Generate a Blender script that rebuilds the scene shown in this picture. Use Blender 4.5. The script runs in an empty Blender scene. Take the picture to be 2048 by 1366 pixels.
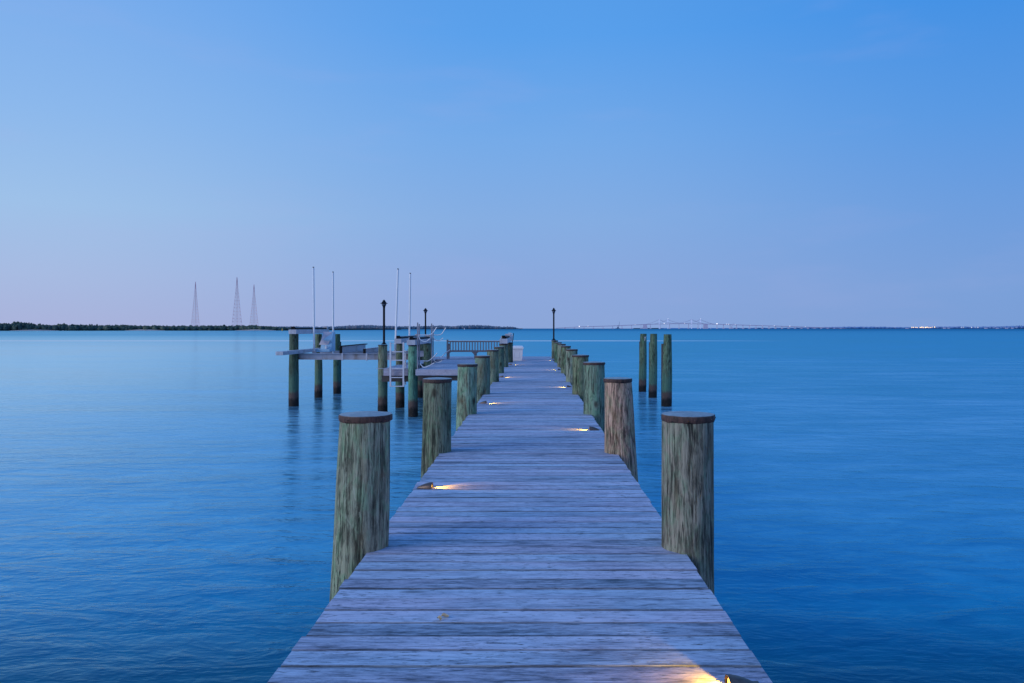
import bpy, math, random
from mathutils import Vector, Matrix, noise as mn

S = bpy.context.scene
COL = S.collection
PI = math.pi
F, VX, HY, CZ = 1520.0, 1066.0, 657.0, 1.30      # focal length in photo pixels, vanishing point, eye height above the deck
WZ = -1.55                                        # water level
R = random.Random(7)

def X(px, Y): return (px - VX) * Y / F            # photo column at a known distance -> metres
def Z(py, Y): return CZ - (py - HY) * Y / F

# ------------------------------------------------------------------ mesh builder
class MB:
    def __init__(s): s.v = []; s.f = []; s.c = []; s.cur = 0.5; s.e = None
    def add(s, vs, fs):
        n = len(s.v); s.v += [tuple(p) for p in vs]; s.f += [tuple(i + n for i in f) for f in fs]
        s.c += [s.cur] * len(vs); return s
    def box(s, x0, x1, y0, y1, z0, z1, M=None):
        vs = [Vector((x, y, z)) for z in (z0, z1) for y in (y0, y1) for x in (x0, x1)]
        if M is not None: vs = [M @ p for p in vs]
        return s.add(vs, [(0,2,3,1),(4,5,7,6),(0,1,5,4),(2,6,7,3),(0,4,6,2),(1,3,7,5)])
    def bbox(s, x0, x1, y0, y1, z0, z1, b=0.004, M=None):
        """box with chamfered vertical section on the long top and bottom edges"""
        vs = []; fs = []
        prof = lambda e: [(x0+e,y0+e,z0),(x1-e,y0+e,z0),(x1-e,y1-e,z0),(x0+e,y1-e,z0)]
        rings = [prof(b), [(x0,y0,z0+b),(x1,y0,z0+b),(x1,y1,z0+b),(x0,y1,z0+b)],
                 [(x0,y0,z1-b),(x1,y0,z1-b),(x1,y1,z1-b),(x0,y1,z1-b)],
                 [(x0+b,y0+b,z1),(x1-b,y0+b,z1),(x1-b,y1-b,z1),(x0+b,y1-b,z1)]]
        for r in rings: vs += [Vector(p) for p in r]
        if M is not None: vs = [M @ p for p in vs]
        for k in range(3):
            for i in range(4):
                j = (i+1) % 4; fs.append((k*4+i, k*4+j, k*4+4+j, k*4+4+i))
        fs += [(3,2,1,0),(12,13,14,15)]
        return s.add(vs, fs)
    def tube(s, pts, r, n=8, cap=True):
        pts = [Vector(p) for p in pts]; rr = r if isinstance(r, (list, tuple)) else [r]*len(pts)
        vs = []; fs = []; up = None
        for i, p in enumerate(pts):
            d = (pts[min(i+1, len(pts)-1)] - pts[max(i-1, 0)]).normalized()
            if up is None: up = Vector((0,1,0)) if abs(d.y) < .9 else Vector((1,0,0))
            a = d.cross(up).normalized(); b = d.cross(a).normalized(); up = a.cross(d)*-1 if False else up
            for k in range(n):
                t = 2*PI*k/n; vs.append(p + (a*math.cos(t) + b*math.sin(t))*rr[i])
        for i in range(len(pts)-1):
            for k in range(n):
                j = (k+1) % n; fs.append((i*n+k, i*n+j, i*n+n+j, i*n+n+k))
        if cap: fs += [tuple(range(n))[::-1], tuple((len(pts)-1)*n + k for k in range(n))]
        return s.add(vs, fs)
    def lathe(s, prof, n=24, c=(0,0)):
        vs = []; fs = []
        for r, z in prof:
            for k in range(n):
                t = 2*PI*k/n; vs.append((c[0]+r*math.cos(t), c[1]+r*math.sin(t), z))
        m = len(prof)
        for i in range(m-1):
            for k in range(n):
                j = (k+1) % n; fs.append((i*n+k, i*n+j, i*n+n+j, i*n+n+k))
        fs += [tuple(range(n))[::-1], tuple((m-1)*n+k for k in range(n))]
        return s.add(vs, fs)
    def build(s, name, mat, parent=None, smooth=False):
        me = bpy.data.meshes.new(name); me.from_pydata(s.v, [], s.f); me.validate(); me.update()
        at = me.attributes.new('tone', 'FLOAT', 'POINT')
        if len(at.data) == len(s.c): at.data.foreach_set('value', s.c)
        if s.e is not None and len(s.e) == len(me.vertices):
            ae = me.attributes.new('edge', 'FLOAT', 'POINT'); ae.data.foreach_set('value', s.e)
        import bmesh
        bm = bmesh.new(); bm.from_mesh(me); bmesh.ops.recalc_face_normals(bm, faces=bm.faces); bm.to_mesh(me); bm.free()
        me.materials.append(mat)
        if smooth:
            me.shade_smooth()
            try: me.set_sharp_from_angle(angle=math.radians(38))
            except Exception: pass
        o = bpy.data.objects.new(name, me); COL.objects.link(o)
        if parent is not None:
            o.parent = parent; L = parent_world(parent); top = parent
            while top.parent is not None: top = top.parent
            if top.get('_w'):
                for v in me.vertices: v.co -= L
        return o

def parent_world(p):
    L = Vector((0,0,0))
    while p is not None: L += Vector(p.location); p = p.parent
    return L

def tag(o, label=None, cat=None, group=None, kind=None):
    if label: o['label'] = label
    if cat: o['category'] = cat
    if group: o['group'] = group
    if kind: o['kind'] = kind
    return o
ROOTS = []
def empty(name, loc=(0,0,0), world=True):
    """an Empty at the thing's base; with world=True its parts are written in world coordinates"""
    o = bpy.data.objects.new(name, None); COL.objects.link(o); o.location = loc; o.empty_display_size = .2
    if world: o['_w'] = 1
    ROOTS.append(o); return o

# ------------------------------------------------------------------ materials
class NT:
    def __init__(s, name):
        s.m = bpy.data.materials.new(name); s.m.use_nodes = True; s.t = s.m.node_tree; s.N = s.t.nodes; s.L = s.t.links
        s.b = s.N['Principled BSDF']
    def n(s, typ, **k):
        o = s.N.new(typ)
        for a, b in k.items():
            if a.startswith('_'): setattr(o, a[1:], b)
        return o
    def link(s, a, b): s.L.new(a, b)
    def val(s, sock, v):
        if hasattr(v, 'is_linked') or isinstance(v, bpy.types.NodeSocket): s.L.new(v, sock)
        else: sock.default_value = v
    def math(s, op, a, b=0.0, c=None, clamp=False):
        o = s.N.new('ShaderNodeMath'); o.operation = op; o.use_clamp = clamp
        s.val(o.inputs[0], a); s.val(o.inputs[1], b)
        if c is not None: s.val(o.inputs[2], c)
        return o.outputs[0]
    def rng(s, v, a, b, c=0.0, d=1.0, smooth=False):
        o = s.N.new('ShaderNodeMapRange'); o.clamp = True
        if smooth: o.interpolation_type = 'SMOOTHSTEP'
        s.val(o.inputs[0], v)
        for i, x in enumerate((a, b, c, d)): s.val(o.inputs[i+1], x)
        return o.outputs[0]
    def mix(s, f, a, b, mode='MIX'):
        o = s.N.new('ShaderNodeMix'); o.data_type = 'RGBA'; o.blend_type = mode
        s.val(o.inputs[0], f)
        for sk, v in ((o.inputs[6], a), (o.inputs[7], b)):
            if isinstance(v, tuple): sk.default_value = (v[0], v[1], v[2], 1)
            else: s.L.new(v, sk)
        return o.outputs[2]
    def coord(s, kind='Object', scale=(1,1,1), off=None, rot=(0,0,0)):
        if kind == 'World': src = s.N.new('ShaderNodeNewGeometry').outputs['Position']
        else: src = s.N.new('ShaderNodeTexCoord').outputs[kind]
        if off is not None:
            a = s.N.new('ShaderNodeVectorMath'); a.operation = 'ADD'; s.L.new(src, a.inputs[0]); s.L.new(off, a.inputs[1]); src = a.outputs[0]
        m = s.N.new('ShaderNodeMapping'); s.L.new(src, m.inputs[0]); m.inputs['Scale'].default_value = scale; m.inputs['Rotation'].default_value = rot
        return m.outputs[0]
    def noise(s, vec, scale=1, detail=4, rough=.55, dist=0.0, w=None):
        o = s.N.new('ShaderNodeTexNoise')
        if w is not None: o.noise_dimensions = '4D'; s.val(o.inputs['W'], w)
        s.L.new(vec, o.inputs['Vector']); o.inputs['Scale'].default_value = scale; o.inputs['Detail'].default_value = detail
        o.inputs['Roughness'].default_value = rough; o.inputs['Distortion'].default_value = dist
        return o.outputs[0]
    def voro(s, vec, scale=1, feature='F1'):
        o = s.N.new('ShaderNodeTexVoronoi'); o.feature = feature; s.L.new(vec, o.inputs['Vector']); o.inputs['Scale'].default_value = scale
        return o.outputs['Distance']
    def ramp(s, v, stops):
        o = s.N.new('ShaderNodeValToRGB'); s.L.new(v, o.inputs[0]); e = o.color_ramp.elements
        while len(e) < len(stops): e.new(.5)
        for i, (p, c) in enumerate(stops): e[i].position = p; e[i].color = (c[0], c[1], c[2], 1)
        return o.outputs[0]
    def bump(s, h, strength=.3, dist=.01, prev=None):
        o = s.N.new('ShaderNodeBump'); s.val(o.inputs['Strength'], strength); o.inputs['Distance'].default_value = dist
        s.L.new(h, o.inputs['Height'])
        if prev is not None: s.L.new(prev, o.inputs['Normal'])
        return o.outputs[0]
    def out(s, color=None, rough=None, normal=None, metal=None, spec=None):
        b = s.b.inputs
        if color is not None:
            if isinstance(color, tuple): b['Base Color'].default_value = (*color, 1)
            else: s.L.new(color, b['Base Color'])
        if rough is not None: s.val(b['Roughness'], rough)
        if normal is not None: s.L.new(normal, b['Normal'])
        if metal is not None: s.val(b['Metallic'], metal)
        if spec is not None: s.val(b['Specular IOR Level'], spec)
        return s.m

def plain(name, col, rough=.5, metal=0, var=.12, scale=6, dirt=None, bump=.05):
    t = NT(name); v = t.coord('Object')
    n = t.noise(v, scale, 5, .6)
    c = t.mix(t.rng(n, .3, .7), tuple(x*(1-var) for x in col), tuple(min(1, x*(1+var)) for x in col))
    if dirt:
        d = t.noise(t.coord('Object', (1,1,.4)), scale*.6, 6, .7)
        c = t.mix(t.rng(d, .5, .72), c, dirt)
    t.out(c, t.rng(n, .2, .8, rough*.8, min(1, rough*1.2)), t.bump(n, bump, .01), metal)
    return t.m

def wood_pile_material():
    t = NT('pile_wood')
    oi = t.N.new('ShaderNodeObjectInfo')
    off = t.N.new('ShaderNodeCombineXYZ'); o1 = t.math('MULTIPLY', oi.outputs['Random'], 37.0)
    for i in range(3): t.L.new(o1, off.inputs[i])
    off = off.outputs[0]
    P = t.N.new('ShaderNodeNewGeometry').outputs['Position']; sp = t.N.new('ShaderNodeSeparateXYZ'); t.L.new(P, sp.inputs[0]); wz = sp.outputs[2]
    base = t.coord('Object', (1,1,.42), off)
    # cathedral grain: contour lines of a slow, vertically stretched noise
    slow = t.noise(t.coord('Object', (3.6,3.6,.6), off), 1, 3, .45, .25)
    rings = t.math('SINE', t.math('MULTIPLY', slow, 150))
    rings = t.rng(rings, -1, 1)
    fine = t.noise(t.coord('Object', (80,80,5.0), off), 1, 5, .8)
    streak = t.noise(t.coord('Object', (26,26,1.5), off), 1, 5, .7, .4)
    patch = t.noise(t.coord('Object', (5,5,2.2), off), 1, 5, .6, .6)
    blot = t.noise(t.coord('Object', (7,7,3.6), off), 1.4, 5, .7, 1.2)
    crack = t.noise(t.coord('Object', (30,30,.9), off), 1, 2, .4, .3)
    crack = t.rng(t.math('ABSOLUTE', t.math('SUBTRACT', crack, .5)), 0, .016, 1, 0)
    crack = t.math('MULTIPLY', crack, t.rng(patch, .42, .6))
    ck2 = t.noise(t.coord('Object', (52,52,2.6), off), 1, 3, .55, .2)
    ck2 = t.rng(t.math('ABSOLUTE', t.math('SUBTRACT', ck2, .46)), 0, .022, 1, 0)
    crack = t.math('MAXIMUM', crack, t.math('MULTIPLY', ck2, t.rng(patch, .44, .60, .25, .95)))
    kn = t.voro(t.coord('Object', (4.2,4.2,2.4), off), 1)
    knot = t.rng(t.math('ADD', kn, t.math('MULTIPLY', t.math('SUBTRACT', blot, .5), .12)), .07, .19, 1, 0, True)
    tone = t.math('ADD', t.math('MULTIPLY', streak, .48), t.math('MULTIPLY', fine, .58))
    tone = t.math('ADD', tone, t.math('MULTIPLY', t.math('MULTIPLY', rings, t.rng(blot, .4, .6, .2, 1)), .07))
    tone = t.math('ADD', tone, t.math('MULTIPLY', t.math('SUBTRACT', patch, .5), .48))
    tone = t.math('ADD', t.math('MULTIPLY', t.math('SUBTRACT', tone, .44), 1.95), .43)
    c = t.ramp(tone, [(.22, (.007,.008,.008)), (.38, (.034,.037,.033)), (.52, (.095,.101,.086)), (.72, (.29,.30,.255))])
    green = t.mix(1.0, c, (.72,.98,.86), 'MULTIPLY')
    c = t.mix(t.rng(blot, .46, .62), c, green)
    c = t.mix(1.0, c, oi.outputs['Color'], 'MULTIPLY')
    peel = t.noise(t.coord('Object', (9,9,3.2), off), 1.1, 5, .72, .7)
    c = t.mix(t.rng(peel, .60, .68, 0, .55), c, t.mix(1.0, oi.outputs['Color'], (.36,.40,.36), 'MULTIPLY'))
    # brown bleed patches
    br = t.noise(t.coord('Object', (6,6,1.4), off), 1.2, 4, .6, .8)
    c = t.mix(t.math('MULTIPLY', t.rng(br, .56, .72), .6), c, (.13,.075,.035))
    c = t.mix(t.math('MULTIPLY', knot, .8), c, (.03,.016,.012))
    c = t.mix(t.math('MULTIPLY', crack, .85), c, (.012,.012,.010))
    # bleached, flaking right under the cap handled by noise; tide bands near the water
    wv = t.math('ADD', wz, t.math('MULTIPLY', t.math('SUBTRACT', t.noise(t.coord('Object', (9,9,3), off), 1, 4, .7), .5), .34))
    tide_g = t.rng(wv, -.55, -.15, 1, 0)
    c = t.mix(t.math('MULTIPLY', tide_g, .55), c, (.07,.17,.125))
    c = t.mix(t.rng(wv, -1.06, -.96, 1, 0), c, t.mix(fine, (.045,.034,.03), (.15,.10,.085)))
    speck = t.rng(t.noise(t.coord('Object', (60,60,60), off), 1, 2, .5), .62, .72)
    c = t.mix(t.math('MULTIPLY', t.rng(wv, -1.32, -1.2, 1, 0), .93), c, t.mix(speck, (.010,.010,.010), (.10,.09,.08)))
    h = t.math('SUBTRACT', t.math('ADD', t.math('MULTIPLY', streak, .8), t.math('MULTIPLY', fine, .35)), t.math('MULTIPLY', crack, .8))
    h = t.math('ADD', h, t.math('MULTIPLY', rings, .07))
    return t.out(c, .82, t.bump(h, .8, .012), spec=.25)

def board_material(name, lo, mid, hi, along='X'):
    t = NT(name)
    a = t.N.new('ShaderNodeAttribute'); a.attribute_name = 'tone'; tn = a.outputs['Fac']
    w = t.math('MULTIPLY', tn, 61.0)
    L = (lambda l, s: (l, s, s)) if along == 'X' else (lambda l, s: (s, l, s))
    g1 = t.noise(t.coord('World', L(3.2, 34)), 1, 5, .68, .3, w)
    g2 = t.noise(t.coord('World', L(12, 150)), 1, 4, .75, 0, w)
    g3 = t.noise(t.coord('World', L(1.6, 5)), 1, 4, .6, .5, w)
    g4 = t.noise(t.coord('World', L(15, 105)), 1, 4, .7, 0, w)
    tone = t.math('ADD', t.math('MULTIPLY', g1, .52), t.math('MULTIPLY', g2, .52))
    tone = t.math('ADD', tone, t.math('MULTIPLY', t.math('SUBTRACT', g3, .5), .34))
    tone = t.math('ADD', tone, t.math('MULTIPLY', t.math('SUBTRACT', tn, .5), .12))
    c = t.ramp(tone, [(.36, lo), (.46, mid), (.60, hi)])
    hue = t.noise(t.coord('World', L(.7, 3)), 1, 3, .5, 0, t.math('MULTIPLY', tn, 17.0))
    c = t.mix(1.0, c, t.mix(t.rng(hue, .38, .62), (.85,.95,1.02), (1.04,.92,.98)), 'MULTIPLY')
    dark = t.rng(g4, .55, .62)
    c = t.mix(t.math('MULTIPLY', dark, t.rng(g3, .4, .6, .5, 1)), c, lo)
    c = t.mix(t.rng(t.noise(t.coord('World', L(9, 60)), 1, 5, .75, 0, w), .60, .72, 0, .7), c, hi)
    worn = t.noise(t.coord('World', (.5,.35,1)), 1, 3, .5)
    c = t.mix(t.rng(worn, .35, .65, 0, .30), c, t.mix(1.0, c, (.74,.68,.70), 'MULTIPLY'))
    kn = t.voro(t.coord('World', L(1.15, 3.3)), 1)
    c = t.mix(t.rng(kn, .03, .11, .75, 0, True), c, lo)
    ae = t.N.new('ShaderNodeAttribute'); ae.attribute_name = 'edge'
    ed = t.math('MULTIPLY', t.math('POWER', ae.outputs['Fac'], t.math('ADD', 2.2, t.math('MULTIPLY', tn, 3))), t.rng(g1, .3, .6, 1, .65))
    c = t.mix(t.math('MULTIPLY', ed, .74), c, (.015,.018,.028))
    h = t.math('ADD', t.math('MULTIPLY', g1, .6), t.math('MULTIPLY', g2, .5))
    h = t.math('SUBTRACT', h, t.math('MULTIPLY', dark, .25))
    return t.out(c, t.rng(g1, .3, .7, .55, .8), t.bump(h, .45, .005), spec=.35)

def water_material():
    t = NT('bay_water')
    P = t.N.new('ShaderNodeNewGeometry').outputs['Position']; sp = t.N.new('ShaderNodeSeparateXYZ'); t.L.new(P, sp.inputs[0])
    y = sp.outputs[1]; x = sp.outputs[0]
    r1 = t.noise(t.coord('World', (.95,2.2,1), rot=(0,0,.22)), 1, 4, .55, .5)
    r2 = t.noise(t.coord('World', (3.4,6.5,1), rot=(0,0,.10)), 1, 3, .6, .6)
    r3 = t.noise(t.coord('World', (.16,.5,1), rot=(0,0,-.12)), 1, 3, .55, .4)
    r4 = t.noise(t.coord('World', (.020,.075,1), rot=(0,0,.05)), 1, 4, .6, .3)
    r5 = t.noise(t.coord('World', (.0013,.016,1)), 1, 4, .6, .2)
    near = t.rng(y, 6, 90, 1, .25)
    h = t.math('ADD', t.math('MULTIPLY', r1, .85), t.math('MULTIPLY', r2, .22))
    h = t.math('ADD', h, t.math('MULTIPLY', r3, 1.1))
    nrm = t.bump(h, t.math('MULTIPLY', near, .62), .11)
    # slow patches: calm against ruffled water
    patch = t.math('ADD', t.math('MULTIPLY', r4, .5), t.math('MULTIPLY', r3, .5))
    band = t.rng(y, 40, 300)
    # water colour by distance: near darkening and sky brightness farther out painted in
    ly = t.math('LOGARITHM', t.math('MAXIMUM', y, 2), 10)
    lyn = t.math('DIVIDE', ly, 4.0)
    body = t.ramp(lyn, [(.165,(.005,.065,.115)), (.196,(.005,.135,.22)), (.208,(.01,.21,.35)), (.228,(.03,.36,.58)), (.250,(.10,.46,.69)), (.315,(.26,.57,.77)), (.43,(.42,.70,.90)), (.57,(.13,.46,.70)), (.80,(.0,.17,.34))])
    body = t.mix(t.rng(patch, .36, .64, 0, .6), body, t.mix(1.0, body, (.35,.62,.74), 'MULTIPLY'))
    body = t.mix(t.math('MULTIPLY', t.rng(r1, .38, .62, 0, .60), t.rng(y, 10, 60, 1, .3)), body, t.mix(1.0, body, (.35,.66,.78), 'MULTIPLY'))  # wave crest and trough shading painted into the body colour
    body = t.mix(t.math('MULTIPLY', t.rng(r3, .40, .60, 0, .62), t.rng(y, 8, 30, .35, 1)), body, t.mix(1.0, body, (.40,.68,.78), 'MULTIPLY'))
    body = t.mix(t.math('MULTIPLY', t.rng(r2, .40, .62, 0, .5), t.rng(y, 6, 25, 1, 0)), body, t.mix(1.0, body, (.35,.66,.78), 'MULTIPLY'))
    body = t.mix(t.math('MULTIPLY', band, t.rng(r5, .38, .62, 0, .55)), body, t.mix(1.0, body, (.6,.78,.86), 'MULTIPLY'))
    # sky reflection painted by side: stronger and paler on the left, dim blue right
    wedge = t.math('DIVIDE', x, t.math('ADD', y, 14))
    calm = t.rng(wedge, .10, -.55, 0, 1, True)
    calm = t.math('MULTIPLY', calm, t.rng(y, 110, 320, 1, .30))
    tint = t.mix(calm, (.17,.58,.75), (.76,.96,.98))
    # a thin pale line across the bay, in reflection and body colour
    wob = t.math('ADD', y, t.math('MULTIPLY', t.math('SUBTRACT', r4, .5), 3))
    pale_line = t.math('ABSOLUTE', t.math('SUBTRACT', wob, 176))
    pale_line = t.math('MULTIPLY', t.rng(pale_line, 3.0, 8.0, 1, 0), t.rng(x, 18, 60, 1, 0))
    tint = t.mix(pale_line, tint, (.95,1.0,1.0))
    body = t.mix(t.math('MULTIPLY', pale_line, .6), body, (.62,.72,.80))
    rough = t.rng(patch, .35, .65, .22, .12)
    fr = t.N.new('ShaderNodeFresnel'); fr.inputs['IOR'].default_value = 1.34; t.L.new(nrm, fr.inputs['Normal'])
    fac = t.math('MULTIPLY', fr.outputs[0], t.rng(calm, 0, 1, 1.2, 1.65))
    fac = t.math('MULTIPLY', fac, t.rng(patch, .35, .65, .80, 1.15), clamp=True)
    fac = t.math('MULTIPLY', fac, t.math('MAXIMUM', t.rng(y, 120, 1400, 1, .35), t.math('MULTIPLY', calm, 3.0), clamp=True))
    df = t.N.new('ShaderNodeBsdfDiffuse'); t.L.new(body, df.inputs[0]); t.L.new(nrm, df.inputs['Normal'])
    gl = t.N.new('ShaderNodeBsdfGlossy'); t.L.new(tint, gl.inputs[0]); t.L.new(rough, gl.inputs['Roughness']); t.L.new(nrm, gl.inputs['Normal'])
    mx = t.N.new('ShaderNodeMixShader'); t.L.new(fac, mx.inputs[0]); t.L.new(df.outputs[0], mx.inputs[1]); t.L.new(gl.outputs[0], mx.inputs[2])
    om = [n for n in t.N if n.type == 'OUTPUT_MATERIAL'][0]; t.L.new(mx.outputs[0], om.inputs[0]); t.N.remove(t.b)
    return t.m

def wet(name, col, rough=.4):
    t = NT(name); return t.out(col, rough)

def emis(name, col, strength):
    t = NT(name); t.b.inputs['Base Color'].default_value = (*col, 1); t.b.inputs['Emission Color'].default_value = (*col, 1)
    t.b.inputs['Emission Strength'].default_value = strength; return t.m

def foliage_material(name, a, b, c, sc):
    t = NT(name)
    at = t.N.new('ShaderNodeAttribute'); at.attribute_name = 'tone'
    n = t.noise(t.coord('World', (1,1,1)), sc, 4, .7)
    v = t.math('ADD', t.math('MULTIPLY', n, .6), t.math('MULTIPLY', at.outputs['Fac'], .4))
    return t.out(t.ramp(v, [(.3, a), (.5, b), (.7, c)]), .9, spec=.1)

M = {}
M['pile'] = wood_pile_material()
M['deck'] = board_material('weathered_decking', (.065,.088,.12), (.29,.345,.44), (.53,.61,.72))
M['deck_y'] = board_material('weathered_rail_wood', (.10,.09,.11), (.27,.25,.28), (.42,.39,.43), 'Y')
M['fascia'] = board_material('fascia_board', (.20,.18,.21), (.37,.33,.38), (.50,.46,.50))
M['dark_timber'] = plain('dark_timber', (.055,.045,.045), .8, 0, .3, 8)
M['black_cap'] = plain('dark_cap', (.022,.020,.022), .55)
def cap_material():
    t = NT('rusted_copper_cap')
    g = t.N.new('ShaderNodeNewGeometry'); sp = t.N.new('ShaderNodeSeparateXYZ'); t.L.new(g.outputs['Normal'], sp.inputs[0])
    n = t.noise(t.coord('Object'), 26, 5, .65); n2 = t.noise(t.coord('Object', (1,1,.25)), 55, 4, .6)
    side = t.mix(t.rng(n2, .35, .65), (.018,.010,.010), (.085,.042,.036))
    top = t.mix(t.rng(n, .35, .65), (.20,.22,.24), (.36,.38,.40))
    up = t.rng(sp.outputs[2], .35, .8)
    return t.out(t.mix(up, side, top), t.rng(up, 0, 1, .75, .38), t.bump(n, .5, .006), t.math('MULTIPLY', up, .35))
M['cap'] = cap_material()
M['alu'] = plain('galvanised_aluminium', (.44,.44,.50), .45, .3, .14, 5, (.26,.24,.25), .1)
M['alu_rust'] = plain('galvanised_with_rust', (.36,.36,.42), .5, .3, .2, 2.2, (.13,.085,.065), .15)
M['white_pvc'] = plain('white_pvc', (.66,.67,.72), .35, 0, .05, 2)
M['white_box'] = plain('white_gelcoat', (.72,.70,.72), .3, 0, .04, 3)
M['pale_blue'] = plain('pale_blue_plastic', (.30,.48,.62), .4, 0, .1, 3)
M['mauve'] = plain('mauve_panel', (.46,.42,.48), .5, 0, .1, 4)
M['black_metal'] = plain('black_metal', (.005,.007,.013), .6, 0, .2, 6)
M['black_metal'].node_tree.nodes['Principled BSDF'].inputs['Specular IOR Level'].default_value = .15
M['black_rubber'] = plain('black_plastic', (.006,.006,.008), .7)
M['black_rubber'].node_tree.nodes['Principled BSDF'].inputs['Specular IOR Level'].default_value = .15
M['bench'] = plain('weathered_teak', (.13,.13,.16), .75, 0, .22, 14, None, .3)
M['steel'] = plain('stainless_tube', (.60,.61,.66), .4, .2, .08, 4)
M['bronze'] = plain('aged_bronze', (.12,.085,.075), .42, .55, .35, 30, None, .2)
M['ladder'] = plain('pale_ladder_aluminium', (.56,.53,.58), .45, .2, .1, 6)
M['grey_post'] = plain('dull_grey_post', (.20,.20,.25), .6, 0, .15, 6)
M['rope'] = plain('pale_cord', (.60,.58,.62), .8, 0, .2, 40)
M['dark_pipe'] = plain('dark_pipe', (.016,.017,.024), .55)
M['lens'] = emis('warm_lamp_lens', (1.0,.50,.06), 6)
M['glass_dark'] = plain('dim_lamp_glass', (.05,.06,.09), .15)
M['leaf'] = plain('dry_leaf', (.45,.38,.24), .8, 0, .3, 60)
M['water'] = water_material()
M['mast'] = plain('painted_lattice_steel', (.55,.30,.38), .7, 0, .15, .01)
M['land'] = plain('shore_ground', (.10,.11,.09), .9, 0, .3, .02)
M['sand'] = plain('pale_sand', (.42,.36,.34), .9, 0, .2, .05)
M['wood_near'] = foliage_material('shore_wood', (.028,.062,.070), (.060,.105,.090), (.13,.155,.115), .12)  # distance haze painted into this and the hazy materials below as blue
M['wood_mid'] = foliage_material('hazy_distant_wood', (.060,.12,.20), (.11,.17,.24), (.19,.20,.25), .03)
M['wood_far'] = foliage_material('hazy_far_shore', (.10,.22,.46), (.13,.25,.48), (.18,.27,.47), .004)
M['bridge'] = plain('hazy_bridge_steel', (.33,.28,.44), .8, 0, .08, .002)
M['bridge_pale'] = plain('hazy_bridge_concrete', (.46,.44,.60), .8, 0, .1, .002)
M['tower_pale'] = emis('glowing_bridge_tower', (.50,.58,.80), .22)  # faint glow added to the material to brighten the thin towers
M['light_white'] = emis('white_far_light', (1.0,.93,.88), 1.3)
M['light_warm'] = emis('amber_far_light', (1.0,.66,.30), 4.5)
M['marker'] = plain('amber_marker', (.60,.40,.10), .6)

# ------------------------------------------------------------------ world: clear sky after sunset
def build_world():
    w = bpy.data.worlds.new('World'); S.world = w; w.use_nodes = True
    nt = w.node_tree; N = nt.nodes; L = nt.links; N.clear()
    out = N.new('ShaderNodeOutputWorld'); bg = N.new('ShaderNodeBackground'); L.new(bg.outputs[0], out.inputs[0])
    tc = N.new('ShaderNodeTexCoord'); nz = N.new('ShaderNodeVectorMath'); nz.operation = 'NORMALIZE'; L.new(tc.outputs['Generated'], nz.inputs[0])
    sp = N.new('ShaderNodeSeparateXYZ'); L.new(nz.outputs[0], sp.inputs[0])
    x, y, z = sp.outputs
    def lin(c): return tuple(((v/255+.055)/1.055)**2.4 if v > 10 else v/255/12.92 for v in c)
    def ramp(v, stops):
        o = N.new('ShaderNodeValToRGB'); L.new(v, o.inputs[0]); e = o.color_ramp.elements; o.color_ramp.interpolation = 'B_SPLINE' if False else 'EASE'
        o.color_ramp.interpolation = 'LINEAR'
        while len(e) < len(stops): e.new(.5)
        for i, (p, c) in enumerate(stops): e[i].position = p; e[i].color = (*lin(c), 1)
        return o.outputs[0]
    def mr(v, a, b, c=0., d=1., sm=True):
        o = N.new('ShaderNodeMapRange'); o.interpolation_type = 'SMOOTHSTEP' if sm else 'LINEAR'
        L.new(v, o.inputs[0])
        for i, q in enumerate((a, b, c, d)): o.inputs[i+1].default_value = q
        return o.outputs[0]
    def mix(f, a, b, mode='MIX'):
        o = N.new('ShaderNodeMix'); o.data_type = 'RGBA'; o.blend_type = mode
        if isinstance(f, float): o.inputs[0].default_value = f
        else: L.new(f, o.inputs[0])
        for sk, v in ((o.inputs[6], a), (o.inputs[7], b)):
            if isinstance(v, tuple): sk.default_value = (*v, 1)
            else: L.new(v, sk)
        return o.outputs[2]
    left = ramp(z, [(0., (170,179,219)), (.06, (167,187,226)), (.14, (158,193,233)), (.24, (140,184,236)), (.36, (122,173,236)), (.55, (84,152,228)), (1., (76,142,226))])
    cent = ramp(z, [(0., (140,166,216)), (.05, (140,168,220)), (.14, (133,173,226)), (.24, (117,170,232)), (.36, (90,160,235)), (.55, (78,148,226)), (1., (76,142,226))])
    rite = ramp(z, [(0., (122,158,214)), (.05, (122,160,217)), (.14, (108,157,222)), (.24, (88,152,226)), (.36, (66,144,228)), (.55, (66,140,224)), (1., (76,142,226))])
    a = N.new('ShaderNodeMath'); a.operation = 'ARCTAN2'; L.new(x, a.inputs[0]); L.new(y, a.inputs[1]); az = a.outputs[0]
    c = mix(mr(az, -.62, 0.0), left, cent)
    c = mix(mr(az, 0.0, .62), c, rite)
    # faint high wisps
    mp = N.new('ShaderNodeMapping'); L.new(nz.outputs[0], mp.inputs[0]); mp.inputs['Scale'].default_value = (3, 3, 14); mp.inputs['Rotation'].default_value = (0, .25, 0)
    no = N.new('ShaderNodeTexNoise'); L.new(mp.outputs[0], no.inputs['Vector']); no.inputs['Scale'].default_value = 1.2; no.inputs['Detail'].default_value = 5; no.inputs['Roughness'].default_value = .55
    wisp = mr(no.outputs[0], .50, .72, 0., .09)
    c = mix(wisp, c, lin((176,178,226)))
    # afterglow of the set sun, behind the viewer and to the left
    back = mr(y, .45, -.85)
    side = mr(x, .9, -.9, .55, 1.0)
    low = mr(z, .0, .75, 1., .0)
    m1 = N.new('ShaderNodeMath'); m1.operation = 'MULTIPLY'; L.new(back, m1.inputs[0]); L.new(side, m1.inputs[1])
    m2 = N.new('ShaderNodeMath'); m2.operation = 'MULTIPLY'; L.new(m1.outputs[0], m2.inputs[0]); L.new(low, m2.inputs[1])
    c = mix(m2.outputs[0], c, (.72, .80, 1.05))
    L.new(c, bg.inputs[0]); bg.inputs[1].default_value = 1.0
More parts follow.
